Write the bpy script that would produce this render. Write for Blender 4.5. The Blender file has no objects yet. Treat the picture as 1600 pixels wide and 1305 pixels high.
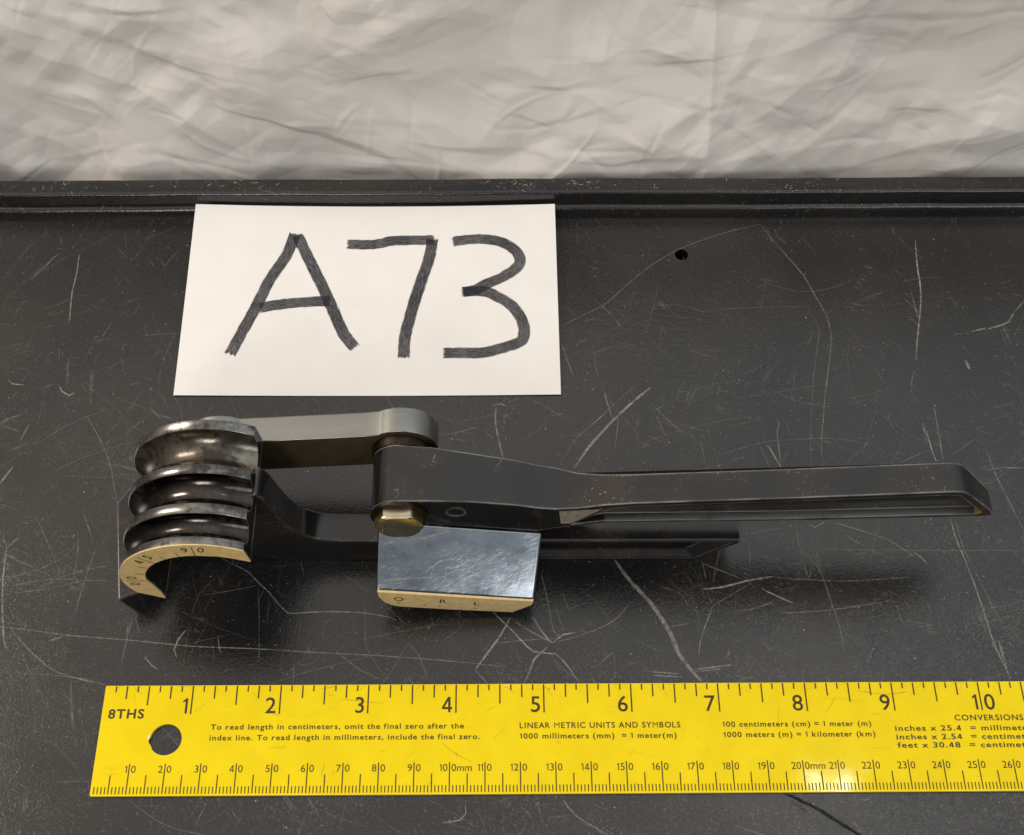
import bpy, bmesh, math, random
import numpy as np
from mathutils import Vector, Matrix
random.seed(7); rng = np.random.default_rng(11)
MM = 0.001
SC = bpy.context.scene
# ------------------------------------------------------------------ camera
cam = bpy.data.objects.new('camera', bpy.data.cameras.new('camera'))
SC.collection.objects.link(cam); SC.camera = cam
cam.data.sensor_width = 36.0; cam.data.lens = 46.04
cam.data.clip_start = 0.01; cam.data.clip_end = 30.0
_r = Vector((0.99990146, -0.00875494, 0.01097402)); _f = Vector((0.0138845, 0.50129127, -0.8651672)); _u = _r.cross(_f)
_m = Matrix.Identity(4)
for i in range(3):
    _m[i][0] = _r[i]; _m[i][1] = _u[i]; _m[i][2] = -_f[i]
_m[2][3] = 0.37013
cam.matrix_world = _m
# ------------------------------------------------------------------ room light (plain ambient of the room, no sky), lamps and added fills
W = bpy.data.worlds.new('World'); SC.world = W; W.use_nodes = True
wn, wl = W.node_tree.nodes, W.node_tree.links
bg = wn['Background']
tc = wn.new('ShaderNodeTexCoord'); sx = wn.new('ShaderNodeSeparateXYZ'); wl.new(tc.outputs['Generated'], sx.inputs[0])
r1 = wn.new('ShaderNodeValToRGB'); r1.color_ramp.elements[0].position = 0.28; r1.color_ramp.elements[0].color = (1.0, .86, .72, 1)
r1.color_ramp.elements[1].position = 0.62; r1.color_ramp.elements[1].color = (.90, .93, .94, 1)
mx = wn.new('ShaderNodeMapRange'); mx.inputs[1].default_value = -1; mx.inputs[2].default_value = 1; wl.new(sx.outputs[0], mx.inputs[0]); wl.new(mx.outputs[0], r1.inputs[0])
r2 = wn.new('ShaderNodeMapRange'); r2.inputs[1].default_value = 0.0; r2.inputs[2].default_value = 0.85; r2.inputs[3].default_value = 0.18; r2.inputs[4].default_value = 1.12
wl.new(sx.outputs[2], r2.inputs[0])
wl.new(r1.outputs[0], bg.inputs['Color']); r3 = wn.new('ShaderNodeMapRange'); r3.inputs[1].default_value = -0.75; r3.inputs[2].default_value = -0.05; r3.inputs[3].default_value = 0.30; r3.inputs[4].default_value = 1.0
wl.new(sx.outputs[1], r3.inputs[0]); mm_ = wn.new('ShaderNodeMath'); mm_.operation = 'MULTIPLY'; wl.new(r2.outputs[0], mm_.inputs[0]); wl.new(r3.outputs[0], mm_.inputs[1]); wl.new(mm_.outputs[0], bg.inputs['Strength'])
def lamp(name, loc, target, size, watts, col, shape='DISK', size_y=None):
    L = bpy.data.lights.new(name, 'AREA'); L.shape = shape; L.size = size * MM
    if size_y: L.size_y = size_y * MM
    L.energy = watts; L.color = col
    o = bpy.data.objects.new(name, L); SC.collection.objects.link(o)
    o.location = Vector(loc) * MM
    o.rotation_euler = (Vector(target) - Vector(loc)).to_track_quat('-Z', 'Y').to_euler()
    return o
for _lx, _ly, _w in ((452, 436, .12), (434, 460, .07), (474, 456, .10)):
    lamp('ceiling_lamp', (_lx, _ly, 1410), (40, 170, 0), 15, _w, (1, .95, .88))
lamp('added_fill', (800, -900, 1150), (0, 200, 0), 640, 4.0, (1, .97, .94), 'RECTANGLE', 520)  # added fill behind the camera for card, sheet and slide block sheen
lamp('added_fill', (-350, -1150, 900), (0, 300, 20), 420, 6.0, (1, .96, .91), 'RECTANGLE', 420)  # added low front fill that brightens the backdrop sheet
lamp('side_lamp', (-900, 420, 820), (-60, 230, 20), 240, 8.0, (1, .89, .78), 'RECTANGLE', 400)
SC.view_settings.view_transform = 'Standard'; SC.view_settings.look = 'None'
SC.view_settings.exposure = 0.0; SC.view_settings.gamma = 1.0; SC.view_settings.use_curve_mapping = False
# ------------------------------------------------------------------ helpers
def thing(name, label, cat, base):
    o = bpy.data.objects.new(name, None); SC.collection.objects.link(o)
    o.location = Vector(base) * MM; o.empty_display_size = 0.01
    o['label'] = label; o['category'] = cat
    return o
def top_of(o):
    p = Vector((0, 0, 0))
    while o is not None:
        p = p + o.location; o = o.parent
    return p
def mesh(name, verts, faces, mats, parent=None, midx=None, smooth=False, bevel=0, segs=3, angle=30, uvs=None, recalc=True):
    me = bpy.data.meshes.new(name)
    off = top_of(parent)
    me.from_pydata([tuple(Vector(v) * MM - off) for v in verts], [], faces)
    for m in (mats if isinstance(mats, (list, tuple)) else [mats]): me.materials.append(m)
    if midx is not None: me.polygons.foreach_set('material_index', midx)
    if uvs is not None:
        ul = me.uv_layers.new(name='UVMap')
        flat = [c for f in faces for i in f for c in uvs[i]]
        ul.data.foreach_set('uv', flat)
    if recalc:
        bm = bmesh.new(); bm.from_mesh(me); bmesh.ops.recalc_face_normals(bm, faces=bm.faces); bm.to_mesh(me); bm.free()
    o = bpy.data.objects.new(name, me); SC.collection.objects.link(o)
    if parent: o.parent = parent
    if bevel:
        b = o.modifiers.new('bevel', 'BEVEL'); b.width = bevel * MM; b.segments = segs; b.limit_method = 'ANGLE'; b.angle_limit = math.radians(angle); b.use_clamp_overlap = True
        b.harden_normals = False
        wnm = o.modifiers.new('weighted_normals', 'WEIGHTED_NORMAL'); wnm.keep_sharp = True; wnm.weight = 90
        smooth = True
    if smooth:
        me.polygons.foreach_set('use_smooth', [True] * len(me.polygons))
        me.set_sharp_from_angle(angle=math.radians(38))
    me.update()
    return o
def fill_loops(loops2d):
    """triangulated flat face with holes; returns verts (2d) and faces"""
    bm = bmesh.new(); eds = []
    for lp in loops2d:
        vs = [bm.verts.new((p[0], p[1], 0)) for p in lp]
        for i in range(len(vs)): eds.append(bm.edges.new((vs[i], vs[(i + 1) % len(vs)])))
    bmesh.ops.triangle_fill(bm, use_beauty=True, use_dissolve=False, edges=eds)
    bm.verts.index_update()
    V = [(v.co.x, v.co.y) for v in bm.verts]; F = [[v.index for v in f.verts] for f in bm.faces]
    bm.free(); return V, F
def prism_xz(prof, y0, y1, recess=None, rdepth=3.5, rfloor=None):
    """profile in XZ extruded along Y from y0 to y1 (y1 may be a function of x); optional recess loop cut in the y0 face"""
    yb = y1 if callable(y1) else (lambda x: y1)
    V, F = [], []
    n = len(prof)
    if recess is None:
        V += [(x, y0, z) for x, z in prof]; F.append(list(range(n)))
    else:
        m = len(recess)
        v2, f2 = fill_loops([prof, recess])
        V += [(x, y0, z) for x, z in v2[:n + m]]; F += f2
        b = len(V); V += [(x, y0 + rdepth, z) for x, z in (rfloor or recess)]
        for i in range(m): F.append([n + i, n + (i + 1) % m, b + (i + 1) % m, b + i])
        F.append([b + i for i in range(m)])
    b = len(V); V += [(x, yb(x), z) for x, z in prof]
    for i in range(n): F.append([i, (i + 1) % n, b + (i + 1) % n, b + i])
    F.append([b + i for i in range(n)])
    return V, F
def arc(cx, cz, r, a0, a1, n):
    return [(cx + r * math.cos(math.radians(a0 + (a1 - a0) * i / n)), cz + r * math.sin(math.radians(a0 + (a1 - a0) * i / n))) for i in range(n + 1)]
# ------------------------------------------------------------------ materials
class NT:
    def __init__(s, name):
        s.m = bpy.data.materials.new(name); s.m.use_nodes = True
        s.n, s.l = s.m.node_tree.nodes, s.m.node_tree.links
        s.p = s.n['Principled BSDF']; s.out = s.n['Material Output']
        s.tc = s.n.new('ShaderNodeTexCoord')
    def noise(s, scale, detail=3, rough=.55, vec=None, stretch=None):
        t = s.n.new('ShaderNodeTexNoise'); t.inputs['Scale'].default_value = scale; t.inputs['Detail'].default_value = detail; t.inputs['Roughness'].default_value = rough
        v = vec or s.tc.outputs['Object']
        if stretch:
            mp = s.n.new('ShaderNodeMapping'); mp.inputs['Scale'].default_value = stretch
            if len(stretch) == 3: pass
            s.l.new(v, mp.inputs[0]); v = mp.outputs[0]
        s.l.new(v, t.inputs['Vector']); return t.outputs['Fac']
    def ramp(s, fac, stops):
        r = s.n.new('ShaderNodeValToRGB'); e = r.color_ramp.elements
        while len(e) < len(stops): e.new(.5)
        for i, (p, c) in enumerate(stops):
            e[i].position = p; e[i].color = (c, c, c, 1) if not isinstance(c, (tuple, list)) else (*c, 1)
        s.l.new(fac, r.inputs[0]); return r.outputs[0]
    def mixc(s, fac, a, b):
        m = s.n.new('ShaderNodeMix'); m.data_type = 'RGBA'
        for sock, v in ((m.inputs[0], fac), (m.inputs[6], a), (m.inputs[7], b)):
            if isinstance(v, (tuple, list)): sock.default_value = (*v, 1)
            elif isinstance(v, (int, float)): sock.default_value = v
            else: s.l.new(v, sock)
        return m.outputs[2]
    def math(s, op, a, b=0.0):
        m = s.n.new('ShaderNodeMath'); m.operation = op
        for sock, v in ((m.inputs[0], a), (m.inputs[1], b)):
            if isinstance(v, (int, float)): sock.default_value = v
            else: s.l.new(v, sock)
        return m.outputs[0]
    def bump(s, h, strength, dist, chain=None):
        b = s.n.new('ShaderNodeBump'); b.inputs['Strength'].default_value = strength; b.inputs['Distance'].default_value = dist
        s.l.new(h, b.inputs['Height'])
        if chain is not None: s.l.new(chain, b.inputs['Normal'])
        return b.outputs[0]
    def edge(s, radius):
        b = s.n.new('ShaderNodeBevel'); b.samples = 4; b.inputs['Radius'].default_value = radius
        g = s.n.new('ShaderNodeNewGeometry'); d = s.n.new('ShaderNodeVectorMath'); d.operation = 'DOT_PRODUCT'
        s.l.new(b.outputs[0], d.inputs[0]); s.l.new(g.outputs['Normal'], d.inputs[1])
        return s.math('SUBTRACT', 1.0, d.outputs['Value'])
    def set(s, **k):
        nm = {'col': 'Base Color', 'rough': 'Roughness', 'metal': 'Metallic', 'spec': 'Specular IOR Level', 'alpha': 'Alpha', 'coat': 'Coat Weight', 'coatr': 'Coat Roughness', 'normal': 'Normal', 'ior': 'IOR'}
        for a, v in k.items():
            so = s.p.inputs[nm[a]]
            if isinstance(v, (tuple, list)): so.default_value = (*v, 1)
            elif isinstance(v, (int, float)): so.default_value = v
            else: s.l.new(v, so)
        return s.m
# black powder-coated table with orange peel
def mat_table():
    t = NT('black_powder_coat')
    n1 = t.noise(1500, 3.0, .62); n2 = t.noise(55, 5, .62); n3 = t.noise(1900, 3.5, .7); n4 = t.noise(16, 3, .6); n5 = t.noise(600, 4, .6)
    dust_glint = t.ramp(n3, [(.545, 0), (.68, 1)]); dmask = t.math('MULTIPLY', t.ramp(n2, [(.36, .22), (.64, 1)]), t.ramp(t.noise(9, 2, .5), [(.38, .45), (.62, 1)]))  # dust specks, also coloured in as glints of the coating grain
    sy = t.n.new('ShaderNodeSeparateXYZ'); t.l.new(t.tc.outputs['Object'], sy.inputs[0])
    fr = t.n.new('ShaderNodeMapRange'); fr.inputs[1].default_value = -.03; fr.inputs[2].default_value = .07; fr.inputs[3].default_value = 1.0; fr.inputs[4].default_value = .40; t.l.new(sy.outputs[1], fr.inputs[0])
    dmask = t.math('MULTIPLY', dmask, fr.outputs[0])
    lines = None
    for ang, sc, lo in ((.35, 700, .655), (1.25, 900, .665), (2.2, 800, .66), (2.85, 1000, .66), (1.75, 650, .665)):
        mp = t.n.new('ShaderNodeMapping'); mp.inputs['Rotation'].default_value = (0, 0, ang); mp.vector_type = 'TEXTURE'; mp.inputs['Scale'].default_value = (30, 1, 1); mp.inputs['Location'].default_value = (ang * 3, ang, 0)
        dd = t.n.new('ShaderNodeVectorMath'); dd.operation = 'ADD'
        wn_ = t.n.new('ShaderNodeTexNoise'); wn_.inputs['Scale'].default_value = 25; t.l.new(t.tc.outputs['Object'], wn_.inputs['Vector'])
        ws = t.n.new('ShaderNodeVectorMath'); ws.operation = 'SCALE'; ws.inputs['Scale'].default_value = .012; t.l.new(wn_.outputs['Color'], ws.inputs[0])
        t.l.new(t.tc.outputs['Object'], dd.inputs[0]); t.l.new(ws.outputs[0], dd.inputs[1]); t.l.new(dd.outputs[0], mp.inputs[0])
        f = t.ramp(t.noise(sc, 1.5, .5, vec=mp.outputs[0]), [(lo, 0), (lo + .035, 1)])
        m = t.ramp(t.noise(38 + 9 * ang, 3, .6), [(.52, 0), (.68, 1)])
        f = t.math('MULTIPLY', f, m); lines = f if lines is None else t.math('MAXIMUM', lines, f)
    w = t.math('MAXIMUM', t.math('MULTIPLY', t.math('MULTIPLY', dust_glint, dmask), .60), t.math('MULTIPLY', t.math('MULTIPLY', lines, t.ramp(n5, [(.35, .2), (.6, 1)])), .36))
    haze = t.mixc(t.ramp(n4, [(.38, 0), (.66, 1)]), (.0110, .0110, .0115), (.0200, .0187, .0176))
    col = t.mixc(w, haze, (.20, .195, .185))
    rough = t.math('ADD', t.ramp(n2, [(.3, .08), (.75, .16)]), t.math('MULTIPLY', w, .3))
    return t.set(col=col, rough=rough, spec=.55, normal=t.bump(n1, .75, .00010))
def mat_scratch(dark=False):
    t = NT('scratch_dark' if dark else 'scratch_grey')
    uv = t.tc.outputs['UV']
    sp = t.n.new('ShaderNodeSeparateXYZ'); t.l.new(uv, sp.inputs[0])
    at = t.n.new('ShaderNodeAttribute'); at.attribute_name = 'strength'
    n1 = t.noise(900, 3, .6); n2 = t.noise(160, 3, .6)
    br = t.ramp(n1, [(.34, .25), (.60, 1)]); br2 = t.ramp(n2, [(.3, .45), (.55, 1)])
    a = t.math('MULTIPLY', t.math('MULTIPLY', br, br2), at.outputs['Fac'])
    return t.set(col=(.004, .004, .004) if dark else (.42, .41, .39), rough=.6, spec=.2, alpha=a)
def mat_handle(name, wear_glint=1.0):
    t = NT(name)
    n1 = t.noise(900, 4, .65); n2 = t.noise(110, 4, .6); n3 = t.noise(45, 3, .6)
    e = t.edge(.0008)
    em = t.math('MULTIPLY', t.ramp(e, [(.01, 0), (.09, 1)]), t.ramp(n2, [(.36, .3), (.60, 1)]))  # edge wear, lightened so it doubles as painted edge highlights
    chips = t.math('MULTIPLY', t.ramp(n1, [(.63, 0), (.67, 1)]), t.ramp(n3, [(.46, 0), (.60, 1)]))
    w = t.math('MULTIPLY', t.math('MAXIMUM', em, t.math('MULTIPLY', chips, .6)), .75 * wear_glint)
    base = t.mixc(t.ramp(n3, [(.42, 0), (.70, 1)]), (.008, .008, .0085), (.022, .016, .0135))
    rust = t.math('MULTIPLY', t.ramp(n2, [(.63, 0), (.71, 1)]), .38)
    base = t.mixc(rust, base, (.07, .028, .014))
    col = t.mixc(w, base, (.42, .41, .39))
    rough = t.ramp(n2, [(.3, .10), (.75, .24)])
    st = t.noise(300, 3, .6, stretch=(.08, 1, 1))
    return t.set(col=col, rough=rough, spec=.5, normal=t.bump(st, .12, .0001, t.bump(n2, .15, .0003)))
def mat_metal(name, lo, hi, r0, r1, scale=120, grime=None, gscale=60, gpos=(.45, .65), stretch=None, bump=.08):
    t = NT(name)
    n1 = t.noise(scale, 5, .65, stretch=stretch); n2 = t.noise(gscale, 4, .65); n3 = t.noise(1400, 3, .6)
    col = t.ramp(n1, [(.3, lo), (.72, hi)])
    metal = 1.0
    if grime:
        g = t.ramp(n2, [(gpos[0], 0), (gpos[1], 1)])
        col = t.mixc(g, col, grime); metal = t.math('SUBTRACT', 1.0, t.math('MULTIPLY', g, .8))
    rough = t.ramp(n1, [(.3, r1), (.7, r0)])
    return t.set(col=col, metal=metal, rough=rough, normal=t.bump(n3, bump, .0001, t.bump(n1, bump, .0004)))
def mat_plain(name, col, rough=.5, spec=.4, var=.12, scale=200, metal=0.0):
    t = NT(name); n = t.noise(scale, 4, .6)
    c = t.ramp(n, [(.3, tuple(x * (1 - var) for x in col)), (.7, tuple(min(1, x * (1 + var)) for x in col))])
    return t.set(col=c, rough=rough, spec=spec, metal=metal)
M_table = mat_table(); M_scr = mat_scratch(); M_scrd = mat_scratch(True); M_scuff = mat_scratch(); M_scuff.name = 'ruler_scuff'; M_scuff.node_tree.nodes['Principled BSDF'].inputs['Base Color'].default_value = (.22, .16, .03, 1)
M_black = mat_handle('worn_black_paint'); M_blackl = mat_handle('black_paint', .55)
M_groove = mat_metal('worn_dark_groove', (.016, .014, .013), (.085, .078, .074), .12, .24, 150, (.030, .018, .012), 110, (.50, .64))
M_grooveb = mat_metal('worn_bare_groove', (.04, .034, .028), (.30, .275, .23), .16, .32, 110, (.022, .015, .010), 80, (.46, .58))
M_rim = mat_metal('worn_rim', (.04, .038, .036), (.34, .33, .315), .18, .36, 170, (.024, .022, .020), 150, (.50, .62))
M_link = mat_metal('brushed_steel', (.17, .175, .165), (.30, .305, .29), .26, .42, 80, None, stretch=(.15, 1, 1))
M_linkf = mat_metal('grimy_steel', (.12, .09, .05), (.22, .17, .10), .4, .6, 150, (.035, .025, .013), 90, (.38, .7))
M_zinc = mat_metal('yellow_zinc', (.36, .29, .17), (.62, .55, .42), .24, .42, 260)
M_washer = mat_metal('oily_washer', (.022, .017, .012), (.06, .046, .032), .3, .5, 300)
M_gold = mat_plain('gold_face', (.66, .50, .255), .5, .35, .13, 420, .08)
M_engrave = mat_plain('engraving', (.05, .03, .008), .7, .2)
M_ink = mat_plain('ruler_ink', (.050, .030, .006), .5, .3, .3, 500)
M_chan = mat_metal('channel_sheen', (.05, .05, .05), (.30, .30, .30), .22, .4, 90, (.02, .02, .02), 35, (.5, .66), stretch=(.12, 1, 1))  # lighter metal stands in for the reflection on the lower channel wall
M_amber = mat_plain('amber_residue', (.30, .16, .025), .3, .5, .4, 500)
M_patch = mat_plain('patch_grey', (.22, .21, .18), .65, .3, .35, 900)
M_hole = mat_plain('black_inside', (.004, .004, .004), .9, .05)  # near-black colour stands in for the darkness inside the hole
def mat_chrome():
    t = NT('scratched_chrome')
    n1 = t.noise(150, 6, .75, stretch=(.5, 1, 1)); n2 = t.noise(60, 4, .6); n3 = t.noise(1000, 3, .6)
    mp = t.n.new('ShaderNodeMapping'); mp.vector_type = 'TEXTURE'; mp.inputs['Rotation'].default_value = (0, 0, .42); mp.inputs['Scale'].default_value = (16, 1, 1)
    t.l.new(t.tc.outputs['Object'], mp.inputs[0])
    st = t.noise(3200, 3, .6, vec=mp.outputs[0])
    s = t.math('MULTIPLY', t.ramp(st, [(.56, 0), (.68, 1)]), t.ramp(n2, [(.42, 0), (.62, 1)]))
    e = t.ramp(t.edge(.0007), [(.01, 0), (.1, 1)])
    col = t.mixc(t.ramp(n1, [(.3, 0), (.7, 1)]), (.17, .195, .225), (.36, .40, .45))  # mottled dark blue-grey stands in for dim reflections
    col = t.mixc(t.math('MULTIPLY', s, .35), col, (.6, .63, .67))
    col = t.mixc(t.math('MULTIPLY', e, .7), col, (.8, .79, .76))
    rough = t.math('ADD', t.ramp(n2, [(.3, .06), (.7, .14)]), t.math('MULTIPLY', s, .2))
    return t.set(col=col, metal=1.0, rough=rough, normal=t.bump(n3, .015, .0001, t.bump(n2, .05, .0012)))
M_chrome = mat_chrome()
def mat_ruler():
    t = NT('yellow_ruler_paint')
    n1 = t.noise(90, 4, .6); n2 = t.noise(700, 3, .6, stretch=(.12, 1, 1)); n3 = t.noise(25, 3, .5)
    c = t.mixc(t.ramp(n1, [(.35, 0), (.7, 1)]), (.73, .555, .002), (.79, .61, .003))
    scuff = t.math('MULTIPLY', t.ramp(n2, [(.64, 0), (.72, 1)]), t.ramp(n3, [(.5, 0), (.66, 1)]))
    c = t.mixc(t.math('MULTIPLY', scuff, .5), c, (.36, .26, .03))
    e = t.ramp(t.edge(.0004), [(.02, 0), (.12, 1)])
    c = t.mixc(t.math('MULTIPLY', e, t.ramp(n1, [(.4, .1), (.6, .6)])), c, (.62, .56, .36))
    return t.set(col=c, rough=t.ramp(n1, [(.3, .045), (.7, .075)]), spec=.16, normal=t.bump(n2, .05, .0001))
M_ruler = mat_ruler()
def mat_card():
    t = NT('white_card'); n = t.noise(60, 4, .6); n2 = t.noise(2500, 3, .6); n3 = t.noise(420, 2, .5)
    c = t.mixc(t.ramp(n, [(.3, 0), (.7, 1)]), (.745, .73, .71), (.78, .765, .745))
    c = t.mixc(t.math('MULTIPLY', t.ramp(n3, [(.76, 0), (.80, 1)]), .35), c, (.35, .33, .30))
    return t.set(col=c, rough=.75, spec=.25, normal=t.bump(n2, .12, .00005))
M_card = mat_card()
def mat_marker():
    t = NT('marker_ink'); uv = t.tc.outputs['UV']
    sp = t.n.new('ShaderNodeSeparateXYZ'); t.l.new(uv, sp.inputs[0])
    mp = t.n.new('ShaderNodeMapping'); mp.inputs['Scale'].default_value = (.10, 5.0, 1); t.l.new(uv, mp.inputs[0])
    st = t.noise(3.4, 5, .75, vec=mp.outputs[0]); gr = t.noise(3000, 3, .6); lo = t.noise(90, 2, .5)
    at = t.n.new('ShaderNodeAttribute'); at.attribute_name = 'ink'
    a = t.math('ADD', t.ramp(st, [(.34, .48), (.60, .88)]), t.math('MULTIPLY', t.math('SUBTRACT', gr, .5), .5))
    a = t.math('ADD', a, t.math('MULTIPLY', t.math('SUBTRACT', lo, .5), .35))
    # frayed edges and ends
    ed = t.math('ABSOLUTE', t.math('SUBTRACT', sp.outputs[1], .5))
    fr = t.math('SUBTRACT', t.math('ADD', .5, t.math('MULTIPLY', t.math('SUBTRACT', st, .55), .35)), ed)
    m1 = t.ramp(fr, [(0, 0), (.05, 1)])
    en = t.math('ADD', at.outputs['Fac'], t.math('MULTIPLY', t.math('SUBTRACT', st, .5), 2.6))
    m2 = t.ramp(en, [(.35, 0), (.5, 1)])
    a = t.math('MULTIPLY', t.math('MULTIPLY', a, m1), m2)
    dk = t.math('SUBTRACT', 1.35, t.math('MULTIPLY', at.outputs['Fac'], .35)) 
    return t.set(col=(.016, .016, .026), rough=.55, spec=.3, alpha=a)
M_marker = mat_marker()
def mat_sheet():
    t = NT('off_white_sheet'); n = t.noise(9, 4, .6); n2 = t.noise(3800, 2, .5); n3 = t.noise(150, 3, .6); n4 = t.noise(800, 2, .5)
    c = t.mixc(t.ramp(n, [(.35, 0), (.68, 1)]), (.74, .705, .665), (.765, .745, .72))
    c = t.mixc(t.math('MULTIPLY', t.ramp(n4, [(.80, 0), (.82, 1)]), .5), c, (.2, .18, .15))
    return t.set(col=c, rough=.55, spec=.35, normal=t.bump(n2, .10, .00005, t.bump(n3, .05, .0008)))
M_sheet = mat_sheet()
# ------------------------------------------------------------------ backdrop sheet
FOLDS = [(2.2, 5, 'r', [(-164.6, 52.7), (-145.3, 44.9), (-125.4, 36.5), (-115.6, 30.4), (-99.9, 17.7), (-85.7, 5.9), (-74.8, 0.5)]), (1.6, 5, 's', [(-149.8, 60.9), (-132.4, 54.2), (-114.8, 46.1), (-100.5, 41.4), (-81.2, 39.0), (-68.8, 32.9)]), (2.0, 5, 's', [(-114.9, 34.1), (-96.1, 27.9), (-68.3, 17.8), (-39.4, 8.6), (-30.5, 1.9)]), (1.2, 5, 'r', [(-173.4, 21.5), (-155.1, 13.8), (-141.6, 3.2)]), (1.4, 6, 's', [(-69.9, 32.9), (-55.2, 36.6), (-37.2, 42.7), (-15.3, 45.1), (6.5, 37.9), (24.2, 36.7), (41.7, 39.2)]), (1.0, 4, 'r', [(-142.7, 37.7), (-106.1, 34.1), (-85.8, 37.8), (-69.9, 32.9)]), (1.2, 5, 's', [(-161.7, 63.1), (-140.7, 63.6), (-119.9, 63.2), (-90.4, 64.4)]), (1.2, 4, 'r', [(-91.9, 67.7), (-89.3, 64.4), (-82.5, 67.7)]), (1.6, 4, 'c', [(73.5, 70.3), (74.8, 47.6), (76.0, 25.6), (76.8, -0.8)]), (1.6, 4, 's', [(23.8, 47.1), (39.1, 45.2), (56.7, 44.0), (73.7, 47.6)]), (1.2, 6, 's', [(6.6, 25.5), (17.9, 23.0), (42.3, 30.6)]), (1.3, 4, 's', [(6.7, 13.4), (25.1, 11.3), (43.7, 8.7), (52.8, 10.6), (73.5, 11.9)]), (1.4, 5, 'r', [(74.0, 45.3), (89.9, 41.7), (103.5, 39.3), (127.0, 43.0)]), (1.4, 6, 'r', [(74.9, 38.0), (95.6, 33.2), (119.1, 26.9), (143.1, 20.6), (155.5, 16.7)]), (1.3, 6, 's', [(73.9, 28.1), (88.4, 20.5), (109.8, 2.0)]), (1.8, 6, 'r', [(123.6, 3.3), (145.5, 10.1), (162.4, 16.7), (179.3, 21.9), (190.2, 23.7)]), (1.0, 6, 's', [(148.8, 25.7), (163.3, 30.8), (186.6, 35.8)]), (1.3, 5, 's', [(69.7, 63.7), (91.2, 61.5), (123.1, 62.0), (140.5, 60.5), (178.1, 63.5)]), (1.0, 4, 'r', [(-65.8, 58.9), (-45.0, 54.4), (-37.9, 48.6), (-36.7, 50.9)]), (0.9, 4, 's', [(-101.0, 63.3), (-90.4, 57.7), (-89.5, 49.7), (-88.7, 40.2)]), (0.9, 4, 'r', [(-122.5, 50.7), (-106.0, 47.3), (-105.5, 37.7)]), (1.1, 4, 's', [(-140.3, 19.0), (-138.9, 9.9), (-138.7, 0.5)]), (0.9, 4, 'r', [(-67.8, 31.7), (-68.1, 22.9), (-70.7, 12.6)]), (1.0, 5, 's', [(-56.5, 67.8), (-50.8, 61.2)]), (1.0, 5, 'r', [(-32.2, 54.4), (-23.2, 63.5), (-16.8, 67.9)]), (1.1, 5, 's', [(-38.9, 16.5), (-16.2, 13.1), (6.7, 12.6)]), (0.9, 5, 'r', [(-168.8, 37.6), (-143.8, 32.8), (-122.3, 30.4)]), (1.0, 4, 's', [(40.7, 54.5), (43.2, 63.6), (45.0, 68.1)]), (1.0, 4, 's', [(43.4, 30.6), (47.3, 23.0), (54.5, 17.9)])]
YAW = 0.0052
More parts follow.
